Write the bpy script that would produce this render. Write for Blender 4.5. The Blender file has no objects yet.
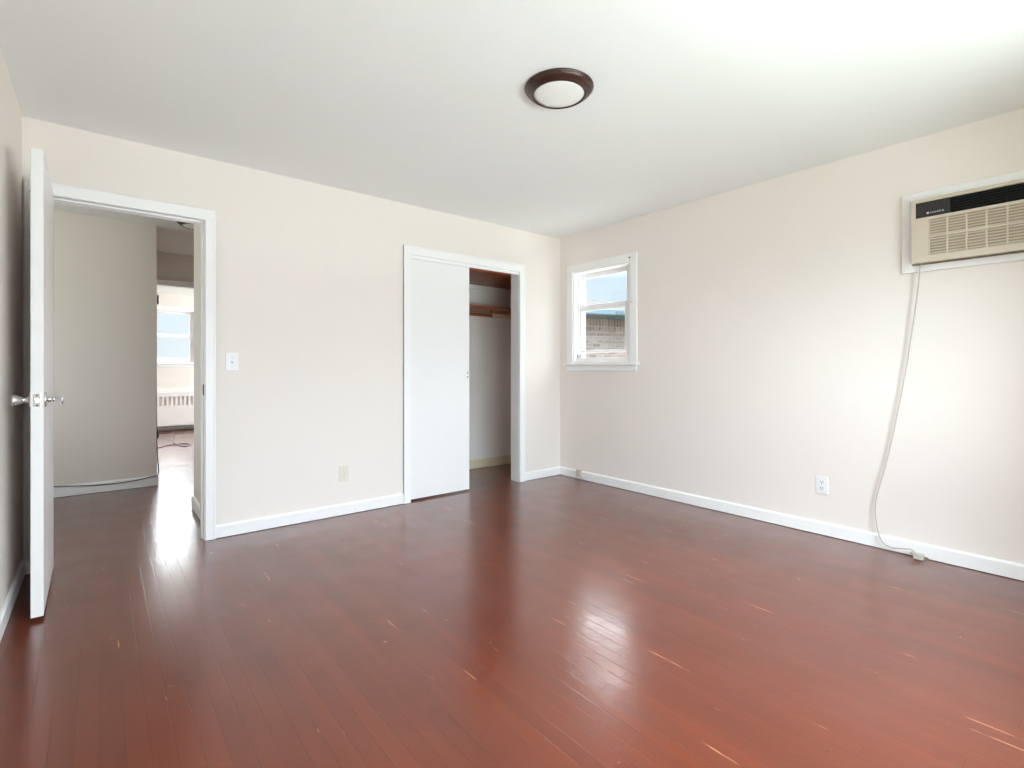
import bpy, bmesh, math, random
from math import radians, sin, cos, pi
from mathutils import Vector, Matrix

random.seed(7)
scene = bpy.context.scene
COL = scene.collection

# ------------------------------------------------------------------ camera
cam_data = bpy.data.cameras.new('camera')
cam_data.sensor_width = 36.0
cam_data.lens = 36.0 * 504.0 / 1024.0
cam_data.shift_y = -(384.0 - 368.8) / 1024.0
cam_data.clip_start = 0.02
cam_data.clip_end = 300
cam = bpy.data.objects.new('camera', cam_data)
COL.objects.link(cam)
cam.location = (0.0, 0.0, 1.095)
cam.rotation_euler = (radians(90), 0, radians(-39.27))
scene.camera = cam

# ------------------------------------------------------------------ colour management
scene.view_settings.view_transform = 'Standard'
scene.view_settings.look = 'None'
scene.view_settings.gamma = 1.0
scene.view_settings.use_curve_mapping = False
scene.view_settings.exposure = 0.0
scene.cycles.max_bounces = 16
scene.cycles.diffuse_bounces = 10
scene.cycles.glossy_bounces = 6
scene.cycles.transparent_max_bounces = 16
scene.cycles.sample_clamp_indirect = 12.0
scene.cycles.use_denoising = True

# ------------------------------------------------------------------ sky
world = bpy.data.worlds.new('sky')
scene.world = world
world.use_nodes = True
wn, wl = world.node_tree.nodes, world.node_tree.links
wn.clear()
w_out = wn.new('ShaderNodeOutputWorld')
w_bg = wn.new('ShaderNodeBackground')
w_tc = wn.new('ShaderNodeTexCoord')
w_sep = wn.new('ShaderNodeSeparateXYZ')
w_ramp = wn.new('ShaderNodeValToRGB')
w_mul = wn.new('ShaderNodeMath'); w_mul.operation = 'MULTIPLY_ADD'
w_mul.inputs[1].default_value = 1.0
w_mul.inputs[2].default_value = 0.0
w_str = wn.new('ShaderNodeMapRange')
w_str.interpolation_type = 'SMOOTHSTEP'
w_str.inputs['From Min'].default_value = 0.17
w_str.inputs['From Max'].default_value = 0.26
w_str.inputs['To Min'].default_value = 1.10
w_str.inputs['To Max'].default_value = 9.0
wl.new(w_tc.outputs['Generated'], w_sep.inputs[0])
wl.new(w_sep.outputs['Z'], w_mul.inputs[0])
wl.new(w_mul.outputs[0], w_ramp.inputs[0])
wl.new(w_sep.outputs['Z'], w_str.inputs['Value'])
cr = w_ramp.color_ramp
cr.elements[0].position = 0.0
cr.elements[0].color = (0.88, 0.94, 0.98, 1)
cr.elements[1].position = 0.19
cr.elements[1].color = (0.70, 0.86, 0.98, 1)
e = cr.elements.new(0.40); e.color = (0.93, 0.97, 1.0, 1)
wl.new(w_ramp.outputs[0], w_bg.inputs['Color'])
wl.new(w_str.outputs[0], w_bg.inputs['Strength'])
wl.new(w_bg.outputs[0], w_out.inputs['Surface'])

# ------------------------------------------------------------------ daylight through the windows, plus added fill lamps
def daylight(name, loc, rot, sx, sy, power, color):
    l = bpy.data.lights.new(name, 'AREA')
    l.shape = 'RECTANGLE'
    l.size, l.size_y = sx, sy
    l.energy = power
    l.color = color
    o = bpy.data.objects.new(name, l)
    COL.objects.link(o)
    o.location = loc
    o.rotation_euler = rot
    return o

daylight('daylight_front_sky', (1.3, -3.9, 3.9), (radians(55), 0, radians(-3)), 7.0, 3.0, 1350.0, (0.77, 0.89, 1.0))
daylight('ground_bounce_fill', (1.6, -3.2, 0.15), (radians(122), 0, 0), 7.0, 1.4, 570.0, (0.83, 0.92, 1.0))  # added upward fill lamp imitating ground bounce, lifts the ceiling
daylight('daylight_far_window', (0.9, 13.0, 2.85), (radians(-74), 0, 0), 3.2, 0.9, 260.0, (0.97, 0.985, 1.0))
daylight('far_room_fill', (3.30, 9.0, 1.55), (0, radians(90), 0), 1.3, 2.0, 150.0, (0.95, 0.98, 1.0))  # added lamp outside an unseen window, brightens the far room
daylight('hall_fill', (-1.75, 4.85, 1.60), (0, radians(-90), 0), 1.1, 0.9, 22.0, (0.97, 0.98, 1.0))  # added lamp outside an unseen window, brightens the hall

# ------------------------------------------------------------------ material helpers
def srgb(r, g, b):
    def f(v):
        v /= 255.0
        return v / 12.92 if v <= 0.04045 else ((v + 0.055) / 1.055) ** 2.4
    return (f(r), f(g), f(b), 1.0)

def new_mat(name):
    m = bpy.data.materials.new(name)
    m.use_nodes = True
    nt = m.node_tree
    b = nt.nodes.get('Principled BSDF')
    return m, nt, b

def paint(name, col, rough=0.6, vary=0.02, scale=3.0, bump=0.0, bump_scale=60.0, spec=0.5, metallic=0.0):
    m, nt, b = new_mat(name)
    n, l = nt.nodes, nt.links
    tc = n.new('ShaderNodeTexCoord')
    no = n.new('ShaderNodeTexNoise')
    no.inputs['Scale'].default_value = scale
    no.inputs['Detail'].default_value = 4
    l.new(tc.outputs['Object'], no.inputs['Vector'])
    mix = n.new('ShaderNodeMix'); mix.data_type = 'RGBA'
    c = col
    mix.inputs['A'].default_value = (c[0] * (1 - vary), c[1] * (1 - vary), c[2] * (1 - vary * 1.3), 1)
    mix.inputs['B'].default_value = (min(1, c[0] * (1 + vary)), min(1, c[1] * (1 + vary)), min(1, c[2] * (1 + vary)), 1)
    l.new(no.outputs['Fac'], mix.inputs['Factor'])
    l.new(mix.outputs['Result'], b.inputs['Base Color'])
    b.inputs['Roughness'].default_value = rough
    b.inputs['Specular IOR Level'].default_value = spec
    b.inputs['Metallic'].default_value = metallic
    if bump:
        n2 = n.new('ShaderNodeTexNoise')
        n2.inputs['Scale'].default_value = bump_scale
        n2.inputs['Detail'].default_value = 3
        l.new(tc.outputs['Object'], n2.inputs['Vector'])
        bp = n.new('ShaderNodeBump')
        bp.inputs['Strength'].default_value = bump
        bp.inputs['Distance'].default_value = 0.004
        l.new(n2.outputs['Fac'], bp.inputs['Height'])
        l.new(bp.outputs['Normal'], b.inputs['Normal'])
    return m

M = {}
M['wall'] = paint('cream_wall_paint', srgb(235, 227, 221), 0.75, 0.012, 1.2, 0.12, 90, 0.25)
M['hall_wall'] = paint('hall_wall_paint', srgb(226, 219, 211), 0.6, 0.015, 1.2, 0.12, 90, 0.3)
M['ceiling'] = paint('white_ceiling_paint', srgb(239, 240, 239), 0.85, 0.008, 1.0, 0.06, 120, 0.2)
M['trim'] = paint('white_trim_paint', srgb(242, 241, 241), 0.35, 0.012, 8, 0.05, 40, 0.4)
M['door'] = paint('white_door_paint', srgb(238, 237, 237), 0.32, 0.008, 3, 0.03, 30, 0.4)
M['closet_trim'] = paint('cream_closet_trim', srgb(222, 208, 180), 0.5, 0.03, 6, 0.05, 40, 0.3)
M['bronze'] = paint('dark_bronze', srgb(62, 38, 30), 0.32, 0.12, 9, 0.0, 40, 0.6, 0.25)
M['diffuser'] = paint('white_diffuser', srgb(240, 240, 238), 0.4, 0.004, 4, 0, 1, 0.4)
M['plastic'] = paint('white_plastic', srgb(236, 236, 238), 0.3, 0.006, 8, 0, 1, 0.5)
M['ivory'] = paint('ivory_plastic', srgb(224, 218, 204), 0.3, 0.006, 8, 0, 1, 0.5)
M['jack'] = paint('beige_jack_plastic', srgb(206, 192, 178), 0.45, 0.02, 8, 0, 1, 0.4)
M['dark'] = paint('dark_slot', srgb(40, 38, 38), 0.6, 0.02, 8, 0, 1, 0.3)
M['hinge'] = paint('blackened_hinge', srgb(36, 34, 34), 0.4, 0.05, 8, 0, 1, 0.5, 0.5)
M['ac_beige'] = paint('beige_appliance_plastic', srgb(206, 192, 175), 0.45, 0.012, 5, 0, 1, 0.4)
M['ac_grille'] = paint('beige_grille_plastic', srgb(210, 196, 178), 0.5, 0.012, 5, 0, 1, 0.4)
M['ac_slot'] = paint('tan_grille_recess', srgb(176, 158, 130), 0.6, 0.02, 5, 0, 1, 0.3)
M['ac_black'] = paint('black_control_panel', srgb(30, 24, 26), 0.28, 0.05, 5, 0, 1, 0.5)
M['ac_void'] = paint('black_louver', srgb(12, 10, 10), 0.6, 0.05, 5, 0, 1, 0.3)
M['ac_print'] = paint('silver_print', srgb(215, 212, 210), 0.4, 0.02, 5, 0, 1, 0.5)
M['cord'] = paint('off_white_cord', srgb(186, 180, 168), 0.5, 0.03, 20, 0, 1, 0.4)
M['cable'] = paint('dark_cable', srgb(60, 56, 54), 0.5, 0.05, 20, 0, 1, 0.4)
M['cable_grey'] = paint('grey_cable', srgb(120, 112, 112), 0.5, 0.05, 20, 0, 1, 0.4)
M['radiator'] = paint('white_radiator_enamel', srgb(236, 230, 226), 0.4, 0.01, 5, 0, 1, 0.4)
M['rad_slot'] = paint('grey_radiator_slot', srgb(228, 222, 218), 0.6, 0.02, 5, 0, 1, 0.3)
M['gutter'] = paint('pale_blue_grey_gutter', srgb(84, 98, 110), 0.5, 0.03, 5, 0, 1, 0.4)
M['soffit'] = paint('grey_soffit', srgb(78, 88, 98), 0.7, 0.05, 5, 0, 1, 0.3)
M['grass'] = paint('lawn', srgb(120, 128, 96), 0.9, 0.3, 2.0, 0.4, 30, 0.1)

m, nt, b = new_mat('chrome')
b.inputs['Base Color'].default_value = (0.75, 0.74, 0.73, 1)
b.inputs['Metallic'].default_value = 1.0
nz = nt.nodes.new('ShaderNodeTexNoise'); nz.inputs['Scale'].default_value = 60
mr = nt.nodes.new('ShaderNodeMapRange'); mr.inputs['To Min'].default_value = 0.14; mr.inputs['To Max'].default_value = 0.26
nt.links.new(nz.outputs['Fac'], mr.inputs['Value']); nt.links.new(mr.outputs[0], b.inputs['Roughness'])
M['chrome'] = m

# glass: thin pane, transparent with Fresnel gloss
m, nt, b = new_mat('window_glass')
n, l = nt.nodes, nt.links
n.remove(b)
out = n.get('Material Output')
tr = n.new('ShaderNodeBsdfTransparent'); tr.inputs[0].default_value = (0.95, 0.97, 0.97, 1)
gl = n.new('ShaderNodeBsdfGlossy'); gl.inputs['Roughness'].default_value = 0.02
lw = n.new('ShaderNodeLayerWeight'); lw.inputs['Blend'].default_value = 0.5
p5 = n.new('ShaderNodeMath'); p5.operation = 'POWER'; p5.inputs[1].default_value = 5.0
fr = n.new('ShaderNodeMath'); fr.operation = 'MULTIPLY_ADD'; fr.inputs[1].default_value = 0.9; fr.inputs[2].default_value = 0.03
l.new(lw.outputs['Facing'], p5.inputs[0]); l.new(p5.outputs[0], fr.inputs[0])
mx = n.new('ShaderNodeMixShader')
l.new(fr.outputs[0], mx.inputs[0]); l.new(tr.outputs[0], mx.inputs[1]); l.new(gl.outputs[0], mx.inputs[2])
l.new(mx.outputs[0], out.inputs['Surface'])
M['glass'] = m

# stained closet wood
m, nt, b = new_mat('stained_closet_wood')
n, l = nt.nodes, nt.links
tc = n.new('ShaderNodeTexCoord'); mp = n.new('ShaderNodeMapping')
mp.inputs['Scale'].default_value = (1.5, 26, 26)
no = n.new('ShaderNodeTexNoise'); no.inputs['Scale'].default_value = 2.0; no.inputs['Detail'].default_value = 6
rp = n.new('ShaderNodeValToRGB')
rp.color_ramp.elements[0].position = 0.3; rp.color_ramp.elements[0].color = srgb(112, 50, 26)
rp.color_ramp.elements[1].position = 0.7; rp.color_ramp.elements[1].color = srgb(172, 92, 54)
l.new(tc.outputs['Object'], mp.inputs[0]); l.new(mp.outputs[0], no.inputs['Vector'])
l.new(no.outputs['Fac'], rp.inputs[0]); l.new(rp.outputs[0], b.inputs['Base Color'])
b.inputs['Roughness'].default_value = 0.35
M['wood'] = m

# brick
def brick_mat(name, sx, sy, c1, c2, mortar, soldier=False):
    m, nt, b = new_mat(name)
    n, l = nt.nodes, nt.links
    tc = n.new('ShaderNodeTexCoord')
    sep = n.new('ShaderNodeSeparateXYZ'); cmb = n.new('ShaderNodeCombineXYZ')
    l.new(tc.outputs['Object'], sep.inputs[0])
    l.new(sep.outputs['X'], cmb.inputs['X']); l.new(sep.outputs['Z'], cmb.inputs['Y'])
    br = n.new('ShaderNodeTexBrick')
    br.inputs['Scale'].default_value = 1.0
    br.inputs['Brick Width'].default_value = sx
    br.inputs['Row Height'].default_value = sy
    br.inputs['Mortar Size'].default_value = 0.010
    br.inputs['Color1'].default_value = c1
    br.inputs['Color2'].default_value = c2
    br.inputs['Mortar'].default_value = mortar
    br.inputs['Bias'].default_value = -0.1
    if soldier:
        br.offset = 0.0
    l.new(cmb.outputs[0], br.inputs['Vector'])
    no = n.new('ShaderNodeTexNoise'); no.inputs['Scale'].default_value = 2.2
    l.new(tc.outputs['Object'], no.inputs['Vector'])
    mix = n.new('ShaderNodeMix'); mix.data_type = 'RGBA'; mix.blend_type = 'MULTIPLY'
    mix.inputs['Factor'].default_value = 0.35
    l.new(br.outputs['Color'], mix.inputs['A']); l.new(no.outputs['Fac'], mix.inputs['B'])
    l.new(mix.outputs['Result'], b.inputs['Base Color'])
    b.inputs['Roughness'].default_value = 0.9
    bp = n.new('ShaderNodeBump'); bp.inputs['Strength'].default_value = 0.5; bp.inputs['Distance'].default_value = 0.01
    bp.invert = True
    l.new(br.outputs['Fac'], bp.inputs['Height']); l.new(bp.outputs['Normal'], b.inputs['Normal'])
    return m
M['brick'] = brick_mat('pale_brick', 0.215, 0.085, srgb(150, 134, 130), srgb(112, 94, 92), srgb(146, 142, 140))
M['soldier'] = brick_mat('soldier_brick', 0.085, 0.30, srgb(138, 116, 114), srgb(92, 72, 70), srgb(142, 136, 134), True)
M['shingle'] = brick_mat('grey_shingle', 0.30, 0.14, srgb(84, 80, 78), srgb(66, 62, 60), srgb(48, 46, 46))

# painted strip floor: boards run along Y
def floor_mat():
    m, nt, b = new_mat('red_brown_strip_floor')
    n, l = nt.nodes, nt.links
    def math(op, a=None, bb=None, c=None):
        nd = n.new('ShaderNodeMath'); nd.operation = op
        for i, v in enumerate((a, bb, c)):
            if v is None: continue
            if isinstance(v, (int, float)): nd.inputs[i].default_value = v
            else: l.new(v, nd.inputs[i])
        return nd.outputs[0]
    def rng(v, a0, a1, b0, b1):
        nd = n.new('ShaderNodeMapRange')
        l.new(v, nd.inputs['Value'])
        nd.inputs['From Min'].default_value = a0; nd.inputs['From Max'].default_value = a1
        nd.inputs['To Min'].default_value = b0; nd.inputs['To Max'].default_value = b1
        return nd.outputs[0]
    def noise(vec, scale, detail=3, rough=0.5):
        nd = n.new('ShaderNodeTexNoise')
        nd.inputs['Scale'].default_value = scale; nd.inputs['Detail'].default_value = detail
        nd.inputs['Roughness'].default_value = rough
        l.new(vec, nd.inputs['Vector'])
        return nd.outputs['Fac']
    tc = n.new('ShaderNodeTexCoord')
    sep = n.new('ShaderNodeSeparateXYZ')
    l.new(tc.outputs['Object'], sep.inputs[0])
    X, Y = sep.outputs['X'], sep.outputs['Y']
    W, L = 0.057, 0.95
    u = math('DIVIDE', X, W)
    row = math('FLOOR', u)
    fu = math('FRACT', u)
    wn_ = n.new('ShaderNodeTexWhiteNoise'); wn_.noise_dimensions = '1D'
    l.new(row, wn_.inputs['W'])
    off = math('MULTIPLY', wn_.outputs['Value'], 7.3)
    v = math('ADD', math('DIVIDE', Y, L), off)
    seg = math('FLOOR', v)
    fv = math('FRACT', v)
    cmb = n.new('ShaderNodeCombineXYZ')
    l.new(row, cmb.inputs[0]); l.new(seg, cmb.inputs[1])
    wn2 = n.new('ShaderNodeTexWhiteNoise'); wn2.noise_dimensions = '2D'
    l.new(cmb.outputs[0], wn2.inputs['Vector'])
    tone = wn2.outputs['Value']
    # distance from the joints (metres)
    du = math('MULTIPLY', math('MINIMUM', fu, math('SUBTRACT', 1.0, fu)), W)
    dv = math('MULTIPLY', math('MINIMUM', fv, math('SUBTRACT', 1.0, fv)), L)
    # fine wear along the joints
    mp = n.new('ShaderNodeMapping'); mp.inputs['Scale'].default_value = (17.5, 2.2, 1)
    l.new(tc.outputs['Object'], mp.inputs[0])
    wear_n = noise(mp.outputs[0], 1.0, 4, 0.65)
    joint = math('MAXIMUM', rng(du, 0.0004, 0.0024, 1.0, 0.0), rng(dv, 0.0004, 0.0026, 1.0, 0.0))
    joint_vis = math('MULTIPLY', joint, rng(wear_n, 0.38, 0.62, 0.25, 1.0))
    edge = math('MAXIMUM', rng(du, 0.0, 0.0034, 1.0, 0.0), rng(dv, 0.0, 0.0034, 1.0, 0.0))
    scuff = math('MULTIPLY', edge, rng(wear_n, 0.605, 0.66, 0.0, 1.0))
    # colour
    big = noise(tc.outputs['Object'], 0.9, 3)
    mid = noise(mp.outputs[0], 0.5, 3)
    r1 = n.new('ShaderNodeValToRGB')
    r1.color_ramp.elements[0].position = 0.30; r1.color_ramp.elements[0].color = srgb(84, 34, 18)
    r1.color_ramp.elements[1].position = 0.72; r1.color_ramp.elements[1].color = srgb(116, 48, 22)
    mixv = math('ADD', math('ADD', math('MULTIPLY', big, 0.50), math('MULTIPLY', mid, 0.36)), math('MULTIPLY', tone, 0.08))
    l.new(mixv, r1.inputs[0])
    mx1 = n.new('ShaderNodeMix'); mx1.data_type = 'RGBA'
    l.new(math('MULTIPLY', joint_vis, 0.62), mx1.inputs['Factor'])
    l.new(r1.outputs[0], mx1.inputs['A']); mx1.inputs['B'].default_value = srgb(62, 26, 18)
    mx2 = n.new('ShaderNodeMix'); mx2.data_type = 'RGBA'
    l.new(math('MULTIPLY', scuff, 0.7), mx2.inputs['Factor'])
    l.new(mx1.outputs['Result'], mx2.inputs['A']); mx2.inputs['B'].default_value = srgb(216, 158, 118)
    # little chips and specks
    vo = n.new('ShaderNodeTexVoronoi'); vo.inputs['Scale'].default_value = 3.0
    mpv = n.new('ShaderNodeMapping'); mpv.inputs['Scale'].default_value = (1.0, 0.6, 1)
    l.new(tc.outputs['Object'], mpv.inputs[0]); l.new(mpv.outputs[0], vo.inputs['Vector'])
    speck = rng(vo.outputs['Distance'], 0.014, 0.024, 1.0, 0.0)
    sepc = n.new('ShaderNodeSeparateColor'); l.new(vo.outputs['Color'], sepc.inputs[0])
    speck = math('MULTIPLY', speck, rng(sepc.outputs[0], 0.6, 0.62, 0.0, 1.0))
    mx3 = n.new('ShaderNodeMix'); mx3.data_type = 'RGBA'
    l.new(math('MULTIPLY', speck, 0.6), mx3.inputs['Factor'])
    l.new(mx2.outputs['Result'], mx3.inputs['A']); mx3.inputs['B'].default_value = srgb(214, 168, 130)
    l.new(mx3.outputs['Result'], b.inputs['Base Color'])
    # gloss
    haze = noise(tc.outputs['Object'], 5.0, 4)
    l.new(rng(haze, 0.3, 0.7, 0.30, 0.38), b.inputs['Roughness'])
    b.inputs['Coat Weight'].default_value = 1.0
    b.inputs['Coat IOR'].default_value = 1.5
    l.new(rng(haze, 0.3, 0.7, 0.15, 0.26), b.inputs['Coat Roughness'])
    b.inputs['IOR'].default_value = 1.5
    b.inputs['Specular IOR Level'].default_value = 0.18
    # relief: joints, each board slightly tilted, cupped, brush marks
    brush = noise(mp.outputs[0], 3.0, 4, 0.6)
    wave = noise(tc.outputs['Object'], 14.0, 2)
    tilt = math('MULTIPLY', math('MULTIPLY', math('SUBTRACT', tone, 0.5), fu), 0.22)
    hgt = math('ADD', math('MULTIPLY', joint_vis, -0.30), tilt)
    hgt = math('ADD', hgt, math('MULTIPLY', brush, 0.16))
    ripple = noise(tc.outputs['Object'], 34.0, 2)
    hgt = math('ADD', hgt, math('MULTIPLY', ripple, 0.36))
    hgt = math('ADD', hgt, math('MULTIPLY', wave, 0.13))
    bp = n.new('ShaderNodeBump')
    bp.inputs['Strength'].default_value = 0.35
    bp.inputs['Distance'].default_value = 0.0022
    l.new(hgt, bp.inputs['Height'])
    l.new(bp.outputs['Normal'], b.inputs['Normal'])
    l.new(bp.outputs['Normal'], b.inputs['Coat Normal'])
    return m
M['floor'] = floor_mat()

# ------------------------------------------------------------------ mesh helpers
class MB:
    def __init__(self):
        self.bm = bmesh.new()
    def box(self, x0, x1, y0, y1, z0, z1, bev=0.0, seg=2):
        x0, x1 = min(x0, x1), max(x0, x1); y0, y1 = min(y0, y1), max(y0, y1); z0, z1 = min(z0, z1), max(z0, z1)
        t = bmesh.new()
        vs = [t.verts.new(p) for p in ((x0,y0,z0),(x1,y0,z0),(x1,y1,z0),(x0,y1,z0),(x0,y0,z1),(x1,y0,z1),(x1,y1,z1),(x0,y1,z1))]
        for f in ((3,2,1,0),(4,5,6,7),(0,1,5,4),(1,2,6,5),(2,3,7,6),(3,0,4,7)):
            t.faces.new([vs[i] for i in f])
        if bev > 0:
            bmesh.ops.bevel(t, geom=list(t.edges), offset=bev, segments=seg, affect='EDGES', profile=0.6)
        self._merge(t)
        return self
    def _merge(self, t):
        me = bpy.data.meshes.new('tmp'); t.to_mesh(me); t.free()
        self.bm.from_mesh(me); bpy.data.meshes.remove(me)
    def prism(self, pts, axis, a, b_):
        """polygon pts (2D) extruded along axis from a to b_"""
        t = bmesh.new()
        def P(p, q):
            if axis == 'x': return (q, p[0], p[1])
            if axis == 'y': return (p[0], q, p[1])
            return (p[0], p[1], q)
        v0 = [t.verts.new(P(p, a)) for p in pts]; v1 = [t.verts.new(P(p, b_)) for p in pts]
        n = len(pts)
        t.faces.new(v0[::-1]); t.faces.new(v1)
        for i in range(n):
            t.faces.new((v0[i], v0[(i+1) % n], v1[(i+1) % n], v1[i]))
        bmesh.ops.recalc_face_normals(t, faces=list(t.faces))
        self._merge(t)
        return self
    def lathe(self, prof, center, axis='z', seg=48, smooth=True):
        t = bmesh.new()
        rings = []
        for r, h in prof:
            ring = []
            if r < 1e-6:
                ring = [t.verts.new(self._ax(0, 0, h, axis, center))]
            else:
                for i in range(seg):
                    a = 2 * pi * i / seg
                    ring.append(t.verts.new(self._ax(r * cos(a), r * sin(a), h, axis, center)))
            rings.append(ring)
        for A, B in zip(rings, rings[1:]):
            for i in range(seg):
                j = (i + 1) % seg
                if len(A) == 1 and len(B) == 1: continue
                if len(A) == 1: t.faces.new((A[0], B[i], B[j]))
                elif len(B) == 1: t.faces.new((A[i], A[j], B[0]))
                else: t.faces.new((A[i], A[j], B[j], B[i]))
        bmesh.ops.recalc_face_normals(t, faces=list(t.faces))
        if smooth:
            for f in t.faces: f.smooth = True
        self._merge(t)
        return self
    @staticmethod
    def _ax(a, b_, h, axis, c):
        if axis == 'z': return (c[0] + a, c[1] + b_, c[2] + h)
        if axis == 'x': return (c[0] + h, c[1] + a, c[2] + b_)
        return (c[0] + a, c[1] + h, c[2] + b_)
    def cyl(self, p0, p1, r, seg=20, smooth=True):
        p0, p1 = Vector(p0), Vector(p1)
        t = bmesh.new()
        d = p1 - p0
        bmesh.ops.create_cone(t, cap_ends=True, segments=seg, radius1=r, radius2=r, depth=d.length)
        q = d.to_track_quat('Z', 'Y').to_matrix().to_4x4()
        bmesh.ops.transform(t, matrix=Matrix.Translation((p0 + p1) / 2) @ q, verts=list(t.verts))
        if smooth:
            for f in t.faces:
                if len(f.verts) == 4: f.smooth = True
        self._merge(t)
        return self
    def tube(self, pts, r, seg=8, sub=8):
        # Catmull-Rom through pts, swept circle
        P = [Vector(p) for p in pts]
        path = []
        for i in range(len(P) - 1):
            p0 = P[max(i-1, 0)]; p1 = P[i]; p2 = P[i+1]; p3 = P[min(i+2, len(P)-1)]
            for k in range(sub):
                t_ = k / sub
                path.append(0.5 * ((2*p1) + (-p0+p2)*t_ + (2*p0-5*p1+4*p2-p3)*t_**2 + (-p0+3*p1-3*p2+p3)*t_**3))
        path.append(P[-1])
        t = bmesh.new()
        rings = []
        up = Vector((0.31, 0.21, 0.93)).normalized()
        for i, p in enumerate(path):
            d = (path[min(i+1, len(path)-1)] - path[max(i-1, 0)]).normalized()
            a = d.cross(up)
            if a.length < 1e-3: a = d.cross(Vector((1, 0, 0)))
            a.normalize()
            b_ = d.cross(a).normalized()
            rings.append([t.verts.new(p + r * (cos(2*pi*k/seg) * a + sin(2*pi*k/seg) * b_)) for k in range(seg)])
            up = -b_
        for A, B in zip(rings, rings[1:]):
            for i in range(seg):
                f = t.faces.new((A[i], A[(i+1) % seg], B[(i+1) % seg], B[i])); f.smooth = True
        t.faces.new(rings[0][::-1]); t.faces.new(rings[-1])
        bmesh.ops.recalc_face_normals(t, faces=list(t.faces))
        self._merge(t)
        return self
    def build(self, name, mat, parent=None, origin=None):
        me = bpy.data.meshes.new(name)
        if origin is not None:
            bmesh.ops.translate(self.bm, verts=list(self.bm.verts), vec=-Vector(origin))
        self.bm.normal_update()
        self.bm.to_mesh(me); self.bm.free()
        me.materials.append(mat)
        o = bpy.data.objects.new(name, me)
        COL.objects.link(o)
        if origin is not None: o.location = origin
        if parent is not None:
            o.parent = parent
            if origin is None:
                # geometry was written in world space: cancel the parent's base point
                o.location = -Vector(parent.location)
        return o

def tag(o, label, cat, group=None):
    o['label'] = label; o['category'] = cat
    if group: o['group'] = group
    return o

def struct(o, label=None, cat=None):
    o['kind'] = 'structure'
    if label: o['label'] = label
    if cat: o['category'] = cat
    return o

def empty(name, loc):
    o = bpy.data.objects.new(name, None)
    o.empty_display_size = 0.05
    COL.objects.link(o)
    o.location = loc
    return o

# ------------------------------------------------------------------ room shell
H = 2.44
XL, XR, YF, YB = -0.321, 3.692, -0.37, 3.729      # inner faces of the bedroom
struct(MB().box(-2.75, 3.86, -0.49, 10.95, -0.12, 0.0).build('floor', M['floor']),
       'worn glossy red-brown painted strip wood floor of the empty room', 'floor')
struct(MB().box(-2.75, 3.86, -0.49, 10.95, H, H + 0.12).build('ceiling', M['ceiling']),
       'plain flat white painted ceiling', 'ceiling')

w = MB()
DX0, DX1, DZ = -0.246, 0.535, 2.066        # bedroom door rough opening
CX0, CX1, CZ = 1.965, 3.145, 2.055         # closet opening
w.box(-1.30, DX0, YB, YB + 0.12, 0, H).box(DX0, DX1, YB, YB + 0.12, DZ, H).box(DX1, CX0, YB, YB + 0.12, 0, H)
w.box(CX0, CX1, YB, YB + 0.12, CZ, H).box(CX1, XR, YB, YB + 0.12, 0, H)
struct(w.build('wall_back', M['wall']), 'cream wall with the open door and the closet', 'wall')

WY0, WY1, WZ0, WZ1 = 2.83, 3.54, 1.165, 2.063      # small side window
AY0, AY1, AZ0, AZ1 = 0.09, 0.80, 1.695, 2.062      # air conditioner sleeve
w = MB()
xa, xb = XR, XR + 0.168
w.box(xa, xb, -0.49, AY0, 0, H).box(xa, xb, AY0, AY1, 0, AZ0).box(xa, xb, AY0, AY1, AZ1, H)
w.box(xa, xb, AY1, WY0, 0, H).box(xa, xb, WY0, WY1, 0, WZ0).box(xa, xb, WY0, WY1, WZ1, H)
w.box(xa, xb, WY1, 7.05, 0, H)
struct(w.build('wall_right', M['wall']), 'cream wall with the small window and the air conditioner', 'wall')

struct(MB().box(XL - 0.12, XL, -0.49, YB, 0, H).build('wall_left', M['wall']),
       'cream wall behind the open white door', 'wall')
FX0, FX1, FZ0, FZ1 = 0.40, 2.84, 0.40, 2.22
w = MB()
w.box(XL, FX0, -0.49, YF, 0, H).box(FX1, XR, -0.49, YF, 0, H)
w.box(FX0, FX1, -0.49, YF, 0, FZ0).box(FX0, FX1, -0.49, YF, FZ1, H)
struct(w.build('wall_front', M['wall']), 'cream wall with the wide window at the viewer side', 'wall')

# hall, closet and far room walls
struct(MB().box(-1.30, 0.411, 5.77, 5.89, 0, H).box(0.291, 0.411, 5.89, 7.05, 0, H).build('wall_hall_back', M['hall_wall']),
       'pale hall wall seen straight through the open doorway', 'wall')
w = MB()
w.box(-1.42, -1.30, 3.729, 4.40, 0, H).box(-1.42, -1.30, 5.30, 5.89, 0, H)
w.box(-1.42, -1.30, 4.40, 5.30, 0, 1.0).box(-1.42, -1.30, 4.40, 5.30, 2.1, H)
struct(w.build('wall_hall_left', M['hall_wall']), 'pale end wall of the hall to the left', 'wall')
struct(MB().box(0.573, 0.693, YB + 0.12, 4.66, 0, H).build('wall_closet_left', M['hall_wall']),
       'pale short wall along the hall right of the doorway', 'wall')
struct(MB().box(0.693, 3.692, 4.54, 4.66, 0, H).build('wall_closet_back', M['wall']),
       'cream wall at the back of the closet', 'wall')
struct(MB().box(1.40, 1.52, 5.77, 7.05, 0, H).box(1.52, 3.692, 5.77, 5.89, 0, H).build('wall_hall_right', M['hall_wall']),
       'pale hall wall to the right of the far doorway', 'wall')
w = MB()
w.box(-2.75, 0.49, 7.05, 7.17, 0, H).box(1.30, 3.86, 7.05, 7.17, 0, H).box(0.49, 1.30, 7.05, 7.17, 2.075, H)
struct(w.build('wall_hall_end', M['hall_wall']), 'pale wall around the far doorway at the hall end', 'wall')
GX0, GX1, GZ0, GZ1 = 0.40, 1.33, 1.20, 2.14
w = MB()
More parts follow.
